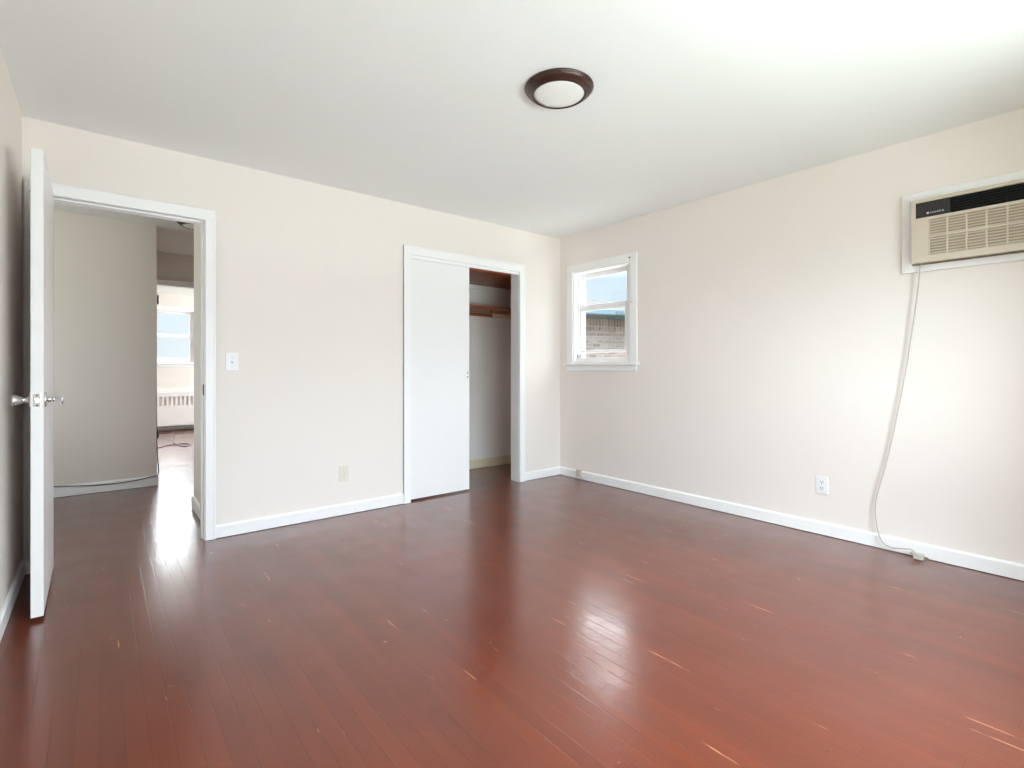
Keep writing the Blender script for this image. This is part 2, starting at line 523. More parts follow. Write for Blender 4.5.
w.box(-2.75, GX0, 10.8, 10.95, 0, H).box(GX1, 3.12, 10.8, 10.95, 0, H)
w.box(GX0, GX1, 10.8, 10.95, 0, GZ0).box(GX0, GX1, 10.8, 10.95, GZ1, H)
struct(w.build('wall_far_room_back', M['wall']), 'cream wall with a window above the radiator in the far room', 'wall')
struct(MB().box(-2.75, -2.63, 7.17, 10.8, 0, H).build('wall_far_room_left', M['wall']), 'left wall of the far room', 'wall')
w = MB()
w.box(3.0, 3.12, 7.17, 8.0, 0, H).box(3.0, 3.12, 10.0, 10.8, 0, H)
w.box(3.0, 3.12, 8.0, 10.0, 0, 0.9).box(3.0, 3.12, 8.0, 10.0, 2.2, H)
struct(w.build('wall_far_room_right', M['wall']), 'right wall of the far room', 'wall')

# ------------------------------------------------------------------ baseboards
BT, BH = 0.014, 0.085
def base_y(mb, x0, x1, y, side, h=BH):      # board along X on a wall face at y; side -1: stands towards -Y
    pts = [(y, 0.004), (y + side*BT, 0.004), (y + side*BT, h - 0.010), (y + side*BT*0.45, h), (y, h)]
    mb.prism(pts, 'x', x0, x1)
def base_x(mb, y0, y1, x, side, h=BH):
    pts = [(x, 0.004), (x + side*BT, 0.004), (x + side*BT, h - 0.010), (x + side*BT*0.45, h), (x, h)]
    mb.prism(pts, 'y', y0, y1)
mb = MB(); base_y(mb, 0.577, 1.905, YB, -1); base_y(mb, 3.203, XR, YB, -1)
struct(mb.build('baseboard_back', M['trim']), 'white baseboard along the closet wall', 'baseboard')
mb = MB(); base_x(mb, YF, YB - BT, XR, -1)
struct(mb.build('baseboard_right', M['trim']), 'white baseboard along the air conditioner wall', 'baseboard')
mb = MB(); base_x(mb, YF, YB - 0.02, XL, 1)
struct(mb.build('baseboard_left', M['trim']), 'white baseboard along the wall behind the open door', 'baseboard')
mb = MB(); base_y(mb, XL + BT, XR - BT, YF, 1)
struct(mb.build('baseboard_front', M['trim']), 'white baseboard under the wide window', 'baseboard')
mb = MB(); base_y(mb, -1.30, 0.411 + BT, 5.77, -1, 0.095)
base_x(mb, 5.77, 7.05, 0.411, 1, 0.095)
struct(mb.build('baseboard_hall_back', M['trim']), 'white baseboard of the hall wall seen through the doorway', 'baseboard')
mb = MB(); base_x(mb, 3.849, 4.66, 0.573, -1, 0.095); base_y(mb, 0.559, 3.692, 4.66, 1, 0.095)
struct(mb.build('baseboard_hall_right', M['trim']), 'baseboard of the short hall wall right of the doorway', 'baseboard')
mb = MB(); base_y(mb, 0.693, 3.38, 4.54, -1, 0.10)
mb.box(3.38, 3.692, 4.522, 4.54, 0, 0.097, 0.003)
struct(mb.build('baseboard_closet', M['closet_trim']), 'cream baseboard at the back of the closet', 'baseboard')
mb = MB(); base_y(mb, -2.63, -0.9, 10.8, -1); base_y(mb, 2.6, 3.0, 10.8, -1)
struct(mb.build('baseboard_far_room', M['trim']), 'white baseboard beside the far radiator', 'baseboard')

# ------------------------------------------------------------------ casings (trim)
def casing_y(x0, x1, ztop, y, wl, wr, hh, side=-1, th=0.018):
    """casing around an opening in a wall that faces side*Y; x0..x1 inner edges, ztop lower edge of the head"""
    m_ = MB()
    ya, yb = y, y + side * th
    m_.box(x0 - wl, x0, ya, yb, 0, ztop, 0.004)
    m_.box(x1, x1 + wr, ya, yb, 0, ztop, 0.004)
    m_.box(x0 - wl, x1 + wr, ya, yb, ztop, ztop + hh, 0.004)
    # outer back band
    yc = y + side * (th + 0.0015)
    m_.box(x0 - wl, x0 - wl + 0.014, ya, yc, 0, ztop + hh - 0.0145, 0.003)
    m_.box(x1 + wr - 0.014, x1 + wr, ya, yc, 0, ztop + hh - 0.0145, 0.003)
    m_.box(x0 - wl, x1 + wr, ya, yc, ztop + hh - 0.014, ztop + hh, 0.003)
    return m_

def jamb_y(x0, x1, ztop, y0, y1, th=0.02, stop=None):
    m_ = MB()
    m_.box(x0, x0 + th, y0, y1, 0, ztop)
    m_.box(x1 - th, x1, y0, y1, 0, ztop)
    m_.box(x0 + th, x1 - th, y0, y1, ztop - th, ztop)
    if stop:
        a, b_ = stop
        m_.box(x0 + th, x0 + th + 0.011, a, b_, 0, ztop - th, 0.002)
        m_.box(x1 - th - 0.011, x1 - th, a, b_, 0, ztop - th, 0.002)
        m_.box(x0 + th + 0.011, x1 - th - 0.011, a, b_, ztop - th - 0.011, ztop - th, 0.002)
    return m_

c = casing_y(DX0 + 0.004, 0.519, 2.042, YB, 0.070, 0.058, 0.068)
struct(c.build('trim_1', M['trim']), 'white casing around the bedroom doorway', 'door trim')
j = struct(jamb_y(DX0, DX1, DZ, YB, YB + 0.12, 0.02, (YB + 0.045, YB + 0.085)).build('trim_2', M['trim']),
           'white jamb lining the bedroom doorway', 'door trim')
sp = MB().box(0.5120, 0.5155, 3.737, 3.765, 0.925, 0.995, 0.0008).build('strike_plate', M['hinge'], j)
MB().box(0.5112, 0.5122, 3.744, 3.758, 0.945, 0.975).build('latch_hole', M['dark'], sp).location = (0, 0, 0)
struct(casing_y(DX0 + 0.004, 0.521, 2.042, YB + 0.12, 0.06, 0.051, 0.066, 1).build('trim_3', M['trim']),
       'white casing on the hall side of the bedroom doorway', 'door trim')

# closet: casing, jamb and track fascia
struct(casing_y(1.963, 3.136, 2.030, YB, 0.058, 0.067, 0.072).build('trim_4', M['trim']),
       'white casing around the closet opening', 'closet trim')
mb = jamb_y(CX0, CX1, CZ, YB, YB + 0.12, 0.012)
mb.box(CX0 + 0.012, CX1 - 0.012, YB, YB + 0.018, 2.003, CZ - 0.012, 0.003)
struct(mb.build('trim_5', M['trim']), 'white jamb and track board inside the closet opening', 'closet trim')

# far doorway at the hall end
struct(casing_y(0.505, 1.29, 2.056, 7.05, 0.066, 0.066, 0.066).build('trim_6', M['trim']),
       'white casing around the far doorway', 'door trim')
j = struct(jamb_y(0.49, 1.30, 2.075, 7.05, 7.17, 0.018).build('trim_7', M['trim']), 'white jamb of the far doorway', 'door trim')
for z0 in (1.84, 0.30):
    h_ = MB().box(0.508, 0.5125, 7.055, 7.12, z0, z0 + 0.10, 0.001)
    h_.cyl((0.517, 7.058, z0), (0.517, 7.058, z0 + 0.10), 0.007, 12)
    h_.build('hinge', M['hinge'], j)

# ------------------------------------------------------------------ open bedroom door
door_hinge = Vector((-0.238, 3.722, 0.0))
dw, dt = 0.726, 0.042
door = MB().box(0, dt, -dw, 0, 0.017, 2.050, 0.0025).build('door_1', M['door'])
door.location = door_hinge
door.rotation_euler = (0, 0, radians(0.47))
struct(door, 'white flush bedroom door standing wide open at the left', 'door')
ky = -dw + 0.062
def knob(sgn):
    xs = 0.0 if sgn < 0 else dt
    k = MB()
    prof = [(0.0, 0.0), (0.033, 0.0), (0.034, 0.003), (0.030, 0.006), (0.016, 0.009), (0.012, 0.013), (0.0105, 0.020),
            (0.0115, 0.027), (0.0125, 0.030)]
    k.lathe([(r, sgn * h) for r, h in prof], (xs, ky, 0.958), 'x', 32)
    rose = k.build('knob_rosette', M['chrome'], door); rose.location = (0, 0, 0)
    k = MB()
    prof = [(0.0, 0.027), (0.0125, 0.027), (0.0155, 0.034), (0.0205, 0.044), (0.0250, 0.054), (0.0262, 0.058), (0.0255, 0.061), (0.021, 0.0625), (0.0, 0.0605)]
    k.lathe([(r, sgn * h) for r, h in prof], (xs, ky, 0.958), 'x', 32)
    kn = k.build('door_knob', M['chrome'], door); kn.location = (0, 0, 0)
knob(-1); knob(1)
lp = MB().box(0.009, dt - 0.009, -dw - 0.0022, -dw + 0.001, 0.930, 0.986, 0.001).build('latch_plate', M['chrome'], door)
lp.location = (0, 0, 0)
lb = MB().prism([(0.014, -dw - 0.001), (0.028, -dw - 0.001), (0.028, -dw - 0.004), (0.014, -dw - 0.010)], 'z', 0.948, 0.968).build('latch_bolt', M['chrome'], lp)
lb.location = (0, 0, 0)
for z0 in (0.936, 0.980):
    s_ = MB().lathe([(0, -0.0032), (0.003, -0.003), (0.0035, -0.0018)], (dt / 2, -dw, z0), 'y', 12).build('screw', M['hinge'], lp)
    s_.location = (0, 0, 0)
for z0 in (0.22, 1.72):
    h_ = MB().cyl((-0.005, -0.004, z0), (-0.005, -0.004, z0 + 0.09), 0.006, 12).build('hinge', M['chrome'], door)
    h_.location = (0, 0, 0)

# ------------------------------------------------------------------ closet sliding door
cd = MB().box(1.985, 2.572, 3.752, 3.784, 0.014, 2.040, 0.002).build('door_2', M['door'])
struct(cd, 'white flush sliding closet door covering the left half of the closet', 'closet door')
for z0 in (1.058, 1.022):
    q = MB().lathe([(0.0, -0.0022), (0.004, -0.002), (0.0058, -0.0008), (0.006, 0.001)], (2.553, 3.752, z0), 'y', 16)
    q.build('screw', M['hinge'], cd)

# closet shelves and rod
sh = MB().box(0.693, 3.692, 4.00, 4.54, 2.012, 2.034, 0.002)
sh.box(0.693, 3.692, 3.852, 3.995, 2.012, 2.034, 0.002)
sh = sh.build('closet_shelf', M['wood'])
tag(sh, 'upper brown stained shelf of boards high in the closet', 'shelf')
cl = MB().box(0.693, 3.692, 4.518, 4.54, 1.965, 2.012, 0.002).build('cleat', M['wall'], sh)
sh2 = MB().box(0.693, 3.692, 4.14, 4.54, 1.716, 1.735, 0.002).build('closet_shelf', M['wood'])
tag(sh2, 'lower brown stained closet shelf with a clothes rod hung beneath', 'shelf')
cl = MB().box(0.693, 3.692, 4.52, 4.54, 1.672, 1.716, 0.002).build('cleat', M['closet_trim'], sh2)
rod = MB().cyl((0.711, 4.25, 1.655), (3.20, 4.25, 1.655), 0.0165, 24).build('clothes_rod', M['wood'], sh2)
rod['label'] = 'round brown wooden clothes rod'
MB().box(3.188, 3.200, 4.240, 4.260, 1.650, 1.716, 0.003).build('rod_bracket', M['wood'], rod)
MB().box(0.694, 0.712, 4.21, 4.29, 1.615, 1.716, 0.004).build('rod_bracket', M['wood'], rod)

# ------------------------------------------------------------------ small window in the right wall
win = MB()
for (y0, y1) in ((WY0 - 0.075, WY0), (WY1, WY1 + 0.078)):
    win.box(XR - 0.017, XR, y0, y1, 1.150, WZ1, 0.003)
win.box(XR - 0.019, XR, WY0 - 0.075, WY1 + 0.078, WZ1, WZ1 + 0.068, 0.003)
# jamb lining
win.box(XR - 0.004, XR + 0.168, WY0, WY0 + 0.014, WZ0, WZ1).box(XR - 0.004, XR + 0.168, WY1 - 0.014, WY1, WZ0, WZ1)
win.box(XR - 0.004, XR + 0.168, WY0 + 0.014, WY1 - 0.014, WZ1 - 0.014, WZ1).box(XR, XR + 0.168, WY0 + 0.014, WY1 - 0.014, WZ0, WZ0 + 0.012)
win.box(3.742, 3.768, WY0 + 0.014, WY0 + 0.083, WZ0 + 0.012, WZ1 - 0.014, 0.003)     # side track
win.box(3.79, 3.85, WY0 + 0.014, WY0 + 0.083, WZ0 + 0.012, WZ1 - 0.014, 0.003)
win.box(3.742, 3.752, WY1 - 0.030, WY1 - 0.014, WZ0 + 0.012, WZ1 - 0.014, 0.002)
window1 = struct(win.build('window_1', M['trim']), 'small white double-hung window near the corner', 'window')
MB().box(XR - 0.045, XR + 0.02, WY0 - 0.095, WY1 + 0.105, 1.128, 1.150, 0.005).build('window_sill', M['trim'], window1)
MB().box(XR - 0.016, XR, WY0 - 0.070, WY1 + 0.075, 1.078, 1.128, 0.003).build('window_apron', M['trim'], window1)
MB().prism([(3.72, 1.177), (3.86, 1.177), (3.86, 1.190), (3.76, 1.203), (3.72, 1.203)], 'y', WY0 + 0.014, WY1 - 0.014).build('window_stool', M['trim'], window1)
def sash(name, x0, x1, y0, y1, z0, z1, gy0, gy1, gz0, gz1, par, mat=None):
    s_ = MB()
    s_.box(x0, x1, y0, gy0, z0, z1, 0.003).box(x0, x1, gy1, y1, z0, z1, 0.003)
    s_.box(x0, x1, gy0, gy1, z0, gz0, 0.003).box(x0, x1, gy0, gy1, gz1, z1, 0.003)
    o = s_.build(name, mat or M['trim'], par)
    g = MB().box((x0 + x1) / 2 - 0.002, (x0 + x1) / 2 + 0.002, gy0 - 0.004, gy1 + 0.004, gz0 - 0.004, gz1 + 0.004).build('pane', M['glass'], o)
    g.location = (0, 0, 0)
    return o
sash('lower_sash', 3.768, 3.790, WY0 + 0.075, WY1 - 0.016, 1.253, 1.728, 2.957, 3.494, 1.281, 1.672, window1)
sash('upper_sash', 3.806, 3.828, WY0 + 0.083, WY1 - 0.014, 1.690, 2.049, 2.957, 3.494, 1.722, 2.005, window1)
lk = MB().box(3.735, 3.752, 3.475, 3.520, 1.198, 1.246, 0.004)
lk.cyl((3.742, 3.470, 1.222), (3.742, 3.525, 1.222), 0.014, 16)
lk.build('sash_catch', M['chrome'], window1)
ck = MB().lathe([(0, -0.012), (0.006, -0.011), (0.008, -0.004), (0.008, 0.0)], (XR - 0.017, WY0 - 0.030, 1.69), 'x', 16)
ck.build('blind_hook', M['chrome'], window1)
ck = MB().lathe([(0, -0.012), (0.005, -0.011), (0.006, -0.004), (0.006, 0.0)], (XR - 0.019, WY0 - 0.004, 2.092), 'x', 16)
ck.build('blind_hook', M['hinge'], window1)

# wide window in the front wall, behind the viewer
win = MB()
win.box(FX0 - 0.07, FX0, YF, YF + 0.018, FZ0, FZ1, 0.003).box(FX1, FX1 + 0.07, YF, YF + 0.018, FZ0, FZ1, 0.003)
win.box(FX0 - 0.07, FX1 + 0.07, YF, YF + 0.018, FZ1, FZ1 + 0.07, 0.003)
win.box(FX0 - 0.09, FX1 + 0.09, YF - 0.02, YF + 0.05, FZ0 - 0.022, FZ0, 0.004)
win.box(FX0 - 0.06, FX1 + 0.06, YF, YF + 0.016, FZ0 - 0.09, FZ0 - 0.022, 0.003)
xm = (FX0 + FX1) / 2
win.box(xm - 0.04, xm + 0.04, YF - 0.10, YF + 0.015, FZ0, FZ1, 0.003)
window2 = struct(win.build('window_2', M['trim']), 'wide white window in the wall at the viewer side', 'window')
for xs0, xs1 in ((FX0, xm - 0.04), (xm + 0.04, FX1)):
    s_ = MB()
    zm = (FZ0 + FZ1) / 2
    s_.box(xs0, xs0 + 0.035, YF - 0.08, YF - 0.055, FZ0, FZ1, 0.003).box(xs1 - 0.035, xs1, YF - 0.08, YF - 0.055, FZ0, FZ1, 0.003)
    for za, zb in ((FZ0, FZ0 + 0.04), (zm - 0.02, zm + 0.02), (FZ1 - 0.04, FZ1)):
        s_.box(xs0 + 0.035, xs1 - 0.035, YF - 0.08, YF - 0.055, za, zb, 0.003)
    so = s_.build('window_sash', M['trim'], window2)
    g = MB().box(xs0 + 0.03, xs1 - 0.03, YF - 0.069, YF - 0.066, FZ0 + 0.03, FZ1 - 0.03).build('pane', M['glass'], so)
    g.location = (0, 0, 0)

# far room window above the radiator
win = MB()
yw = 10.8
win.box(GX0 - 0.07, GX0, yw - 0.018, yw, GZ0, GZ1, 0.003).box(GX1, GX1 + 0.07, yw - 0.018, yw, GZ0, GZ1, 0.003)
win.box(GX0 - 0.07, GX1 + 0.07, yw - 0.018, yw, GZ1, GZ1 + 0.065, 0.003)
win.box(GX0, GX1, yw - 0.002, yw + 0.15, GZ0, GZ0 + 0.012).box(GX0, GX0 + 0.015, yw, yw + 0.15, GZ0, GZ1).box(GX1 - 0.015, GX1, yw, yw + 0.15, GZ0, GZ1)
win.box(GX0, GX1, yw, yw + 0.15, GZ1 - 0.015, GZ1)
window3 = struct(win.build('window_3', M['trim']), 'white double-hung window in the far room', 'window')
MB().box(GX0 - 0.09, GX1 + 0.09, yw - 0.045, yw + 0.02, GZ0 - 0.024, GZ0, 0.004).build('window_sill', M['trim'], window3)
MB().box(GX0 - 0.07, GX1 + 0.07, yw - 0.015, yw, GZ0 - 0.07, GZ0 - 0.024, 0.003).build('window_apron', M['trim'], window3)
def sash_y(name, y0, y1, z0, z1, gz0, gz1):
    s_ = MB()
    s_.box(GX0 + 0.015, GX0 + 0.06, y0, y1, z0, z1, 0.003).box(GX1 - 0.06, GX1 - 0.015, y0, y1, z0, z1, 0.003)
    s_.box(GX0 + 0.06, GX1 - 0.06, y0, y1, z0, gz0, 0.003).box(GX0 + 0.06, GX1 - 0.06, y0, y1, gz1, z1, 0.003)
    o = s_.build(name, M['trim'], window3)
    g = MB().box(GX0 + 0.055, GX1 - 0.055, (y0+y1)/2 - 0.002, (y0+y1)/2 + 0.002, gz0 - 0.004, gz1 + 0.004).build('pane', M['glass'], o)
    g.location = (0, 0, 0)
sash_y('lower_sash', yw + 0.05, yw + 0.075, GZ0 + 0.012, 1.70, 1.29, 1.655)
sash_y('upper_sash', yw + 0.085, yw + 0.11, 1.665, GZ1 - 0.015, 1.715, 2.085)
MB().box(GX0 + 0.06, GX1 - 0.06, yw + 0.078, yw + 0.084, 1.655, 1.668).build('weather_strip', M['cable_grey'], window3)

# unseen windows added to let fill light in, far room and hall: plain frames
win = MB()
win.box(2.985, 3.0, 7.93, 8.0, 0.9, 2.2, 0.003).box(2.985, 3.0, 10.0, 10.07, 0.9, 2.2, 0.003)
win.box(2.985, 3.0, 7.93, 10.07, 2.2, 2.27, 0.003).box(2.96, 3.05, 7.9, 10.1, 0.875, 0.9, 0.003)
added_window4 = struct(win.build('added_window_4', M['trim']), 'added unseen window letting fill light into the far room', 'window')
s_ = MB()
for y0, y1 in ((8.0, 8.04), (8.98, 9.02), (9.96, 10.0)): s_.box(3.05, 3.075, y0, y1, 0.9, 2.2, 0.003)
for z0, z1 in ((0.9, 0.94), (2.16, 2.2)): s_.box(3.05, 3.075, 8.04, 9.96, z0, z1, 0.003)
so = s_.build('window_sash', M['trim'], added_window4)
MB().box(3.06, 3.063, 8.03, 9.97, 0.93, 2.17).build('pane', M['glass'], so).location = (0, 0, 0)
win = MB()
win.box(-1.30, -1.285, 4.33, 4.40, 1.0, 2.1, 0.003).box(-1.30, -1.285, 5.30, 5.37, 1.0, 2.1, 0.003)
win.box(-1.30, -1.285, 4.33, 5.37, 2.1, 2.17, 0.003).box(-1.33, -1.26, 4.31, 5.39, 0.976, 1.0, 0.003)
added_window5 = struct(win.build('added_window_5', M['trim']), 'added unseen window letting fill light into the hall', 'window')
s_ = MB()
for y0, y1 in ((4.40, 4.44), (5.26, 5.30)): s_.box(-1.385, -1.36, y0, y1, 1.0, 2.1, 0.003)
for z0, z1 in ((1.0, 1.04), (1.53, 1.57), (2.06, 2.1)): s_.box(-1.385, -1.36, 4.44, 5.26, z0, z1, 0.003)
so = s_.build('window_sash', M['trim'], added_window5)
MB().box(-1.374, -1.371, 4.43, 5.27, 1.03, 2.07).build('pane', M['glass'], so).location = (0, 0, 0)

# ------------------------------------------------------------------ ceiling lights
def ceiling_light(name, c_, s, label):
    root = empty(name, c_)
    tag(root, label, 'ceiling light')
    prof = [(0.0, 0.0), (0.160, 0.0), (0.1635, -0.004), (0.1640, -0.010), (0.1600, -0.016), (0.1575, -0.019), (0.1560, -0.024),
            (0.1530, -0.028), (0.1490, -0.033), (0.1420, -0.040), (0.1370, -0.0425), (0.1350, -0.047), (0.1300, -0.0515), (0.1240, -0.053),
            (0.1205, -0.051), (0.1195, -0.047), (0.118, -0.044)]
    o = MB().lathe([(r * s, h * 0.72) for r, h in prof], (0, 0, 0), 'z', 72).build('trim_ring', M['bronze'], root); o.location = (0, 0, 0)
    prof = [(0.1205, -0.045), (0.1190, -0.0475), (0.10, -0.0520), (0.06, -0.0560), (0.0, -0.0575)]
    o = MB().lathe([(r * s, h * 0.72) for r, h in prof], (0, 0, 0), 'z', 72).build('diffuser', M['diffuser'], root); o.location = (0, 0, 0)
    o['label'] = 'round white diffuser'
    return root
ceiling_light('ceiling_light', (1.700, 1.724, H), 1.0, 'round dark bronze ceiling light with white diffuser in the bedroom')
ceiling_light('ceiling_light', (0.70, 5.45, H), 1.0, 'dark bronze ceiling light in the hall glimpsed under the door head')

# ------------------------------------------------------------------ wall plates
def outlet(c_, face, label, mat, slots):
    """duplex outlet; face 'x-' on the right wall, 'y-' on the back wall. Built facing -Y then turned."""
    root = empty('wall_outlet', c_)
    tag(root, label, 'outlet')
    pl = MB().box(-0.036, 0.036, -0.0055, 0, -0.058, 0.058, 0.0024).build('face_plate', mat, root); pl.location = (0, 0, 0)
    for zc in (0.0205, -0.0205):
        r_ = MB()
        pts = []
        for k in range(24):
            a = 2 * pi * k / 24
            pts.append((0.0172 * cos(a), zc + max(-0.0125, min(0.0125, 0.0172 * sin(a)))))
        r_.prism(pts, 'y', -0.0075, -0.0045)
        ro = r_.build('receptacle', mat, root); ro.location = (0, 0, 0)
        s_ = MB()
        s_.box(-0.0085, -0.0055, -0.0081, -0.0072, zc - 0.002, zc + 0.0085).box(0.0055, 0.0085, -0.0081, -0.0072, zc - 0.002, zc + 0.0085)
        s_.cyl((0, -0.0081, zc - 0.0075), (0, -0.0072, zc - 0.0075), 0.003, 12)
        so_ = s_.build('slots', slots, ro); so_.location = (0, 0, 0)
    sc_ = MB().lathe([(0, -0.0068), (0.0025, -0.0066), (0.003, -0.0052)], (0, 0, 0), 'y', 12).build('screw', M['chrome'], root); sc_.location = (0, 0, 0)
    if face == 'x-': root.rotation_euler = (0, 0, radians(-90))
    return root
outlet((XR, 1.280, 0.328), 'x-', 'white duplex outlet on the wall left of the hanging cord', M['plastic'], M['dark'])
outlet((1.418, YB, 0.311), 'y-', 'ivory outlet low on the wall left of the closet', M['ivory'], M['jack'])

sw = empty('light_switch', (0.671, YB, 1.140))
tag(sw, 'white light switch beside the doorway casing', 'light switch')
o = MB().box(-0.037, 0.037, -0.0055, 0, -0.058, 0.058, 0.0024).build('face_plate', M['plastic'], sw); o.location = (0, 0, 0)
for xs in (0.0,):
    t_ = MB().prism([(-0.0055, -0.012), (-0.0055, 0.012), (-0.016, 0.010), (-0.015, 0.003)], 'x', xs - 0.005, xs + 0.005).build('toggle', M['plastic'], sw)
    t_.location = (0, 0, 0)
    for zz in (-0.030, 0.030):
        q = MB().lathe([(0, -0.0068), (0.0025, -0.0066), (0.003, -0.0052)], (xs, 0, zz), 'y', 12).build('screw', M['chrome'], sw)
        q.location = (0, 0, 0)

pj = MB().box(XR - BT - 0.024, XR - BT, 3.403, 3.463, 0.030, 0.100, 0.004).build('phone_jack', M['jack'])
tag(pj, 'small beige phone jack box on the baseboard near the corner', 'phone jack')
q = MB().lathe([(0, -0.0265), (0.003, -0.026), (0.004, -0.023)], (XR - BT, 3.433, 0.065), 'x', 12).build('screw', M['chrome'], pj)

# ------------------------------------------------------------------ air conditioner
f_ = MB()
TY0, TY1, TZ0, TZ1 = 0.045, 0.848, 1.656, 2.116
f_.box(XR - 0.018, XR, AY1, TY1, TZ0, TZ1, 0.003).box(XR - 0.018, XR, TY0, AY0, TZ0, TZ1, 0.003)
f_.box(XR - 0.018, XR, AY0, AY1, TZ0, AZ0, 0.003).box(XR - 0.018, XR, AY0, AY1, AZ1, TZ1, 0.003)
struct(f_.build('trim_8', M['trim']), 'white wooden frame around the air conditioner', 'trim')

ac = empty('air_conditioner', (3.66, 0.445, 1.70))
tag(ac, 'beige through-wall air conditioner with black control strip and louvered grille', 'air conditioner')
XF = 3.610
b_ = MB()
b_.box(XF + 0.018, 3.97, 0.10, 0.79, 1.703, 2.054, 0.006)                    # cabinet
b_.box(XF, XF + 0.03, 0.770, 0.792, 1.697, 2.058, 0.004)                     # front bezel: side, side, top, waist, bottom
b_.box(XF, XF + 0.03, 0.098, 0.118, 1.697, 2.058, 0.005)
b_.box(XF, XF + 0.03, 0.118, 0.772, 2.038, 2.058, 0.004)
b_.box(XF, XF + 0.03, 0.118, 0.772, 1.933, 1.952, 0.004)
b_.box(XF, XF + 0.03, 0.118, 0.772, 1.697, 1.738, 0.006)
b_.box(XF + 0.0005, XF + 0.03, 0.712, 0.772, 1.735, 1.936, 0.003)             # plain side panel
b_.box(XF + 0.002, XF + 0.03, 0.118, 0.150, 1.735, 1.936, 0.003)
b_.build('housing', M['ac_beige'], ac)
cp = MB().box(XF + 0.004, XF + 0.022, 0.620, 0.772, 1.952, 2.038, 0.002).build('control_panel', M['ac_black'], ac)
lo = MB().box(XF + 0.014, XF + 0.022, 0.118, 0.620, 1.952, 2.038)
lo.box(XF + 0.006, XF + 0.020, 0.398, 0.402, 1.952, 2.038)
for k in range(5):
    zc = 1.966 + 0.0145 * k
    lo.prism([(XF + 0.006, zc - 0.001), (XF + 0.018, zc + 0.006), (XF + 0.018, zc + 0.008), (XF + 0.006, zc + 0.001)], 'y', 0.118, 0.620)
lo.build('air_outlet', M['ac_void'], ac)
# maker's mark: a small round emblem and a row of fine illegible letters
mk = MB()
mk.cyl((XF + 0.003, 0.716, 1.9735), (XF + 0.0045, 0.716, 1.9735), 0.0058, 16)
yy = 0.706
for k, hgt in enumerate((0.006, 0.0055, 0.0075, 0.006, 0.0082, 0.0075)):
    wd = 0.0075 if k > 2 else 0.006
    z0 = 1.9702
    mk.box(XF + 0.003, XF + 0.0045, yy - 0.0018, yy, z0, z0 + hgt)
    mk.box(XF + 0.003, XF + 0.0045, yy - wd, yy - 0.0018, z0, z0 + 0.0015)
    mk.box(XF + 0.003, XF + 0.0045, yy - wd, yy - 0.0018, z0 + hgt - 0.0015, z0 + hgt)
    if k % 2: mk.box(XF + 0.003, XF + 0.0045, yy - wd, yy - wd + 0.0018, z0, z0 + hgt)
    yy -= wd + 0.0038
mo = mk.build('maker_mark', M['ac_print'], cp); mo.location = (0, 0, 0)
MB().box(XF + 0.016, XF + 0.020, 0.150, 0.712, 1.736, 1.935).build('grille_backing', M['ac_slot'], ac)
g_ = MB()
z0, z1 = 1.738, 1.933
g_.box(XF - 0.001, XF + 0.016, 0.150, 0.712, 1.832, 1.842, 0.002)
for yb_ in [0.712 - 0.0795 * k for k in range(8)]:
    g_.box(XF + 0.0015, XF + 0.016, max(yb_ - 0.0035, 0.150), min(yb_ + 0.0035, 0.712), z0, z1, 0.001)
for lo_, hi_ in ((1.738, 1.833), (1.841, 1.933)):
    ns = 6
    pt = (hi_ - lo_) / ns
    for k in range(ns):
        zc = lo_ + pt * (k + 0.5)
        g_.prism([(XF + 0.003, zc - 0.0046), (XF + 0.003, zc + 0.0026), (XF + 0.014, zc + 0.0052), (XF + 0.014, zc - 0.0020)], 'y', 0.150, 0.712)
g_.build('grille', M['ac_grille'], ac)
cord_pts = [(3.640, 0.752, 1.708), (3.648, 0.757, 1.680), (3.655, 0.762, 1.635), (3.660, 0.783, 1.436), (3.664, 0.811, 1.205), (3.666, 0.845, 0.97),
            (3.667, 0.885, 0.731), (3.667, 0.925, 0.517), (3.666, 0.965, 0.347), (3.664, 0.977, 0.248), (3.660, 0.969, 0.146),
            (3.652, 0.944, 0.060), (3.640, 0.898, 0.034), (3.636, 0.840, 0.042), (3.634, 0.800, 0.050), (3.634, 0.775, 0.036)]
pc = MB().tube(cord_pts, 0.0036, 10, 8).build('power_cord', M['cord'], ac)
pc['label'] = 'thin off-white power cord hanging to the floor'
pg = MB().prism([(3.614, 0.782), (3.654, 0.782), (3.648, 0.745), (3.640, 0.736), (3.628, 0.736), (3.620, 0.745)], 'z', 0.006, 0.034)
pg.cyl((3.634, 0.800, 0.032), (3.634, 0.778, 0.024), 0.007, 12)
po = pg.build('plug', M['cord'], pc); po.location = (0, 0, 0)
pr = MB().box(3.6275, 3.629, 0.718, 0.737, 0.016, 0.023).box(3.639, 3.6405, 0.718, 0.737, 0.016, 0.023).build('prongs', M['chrome'], pc)
pr.location = (0, 0, 0)

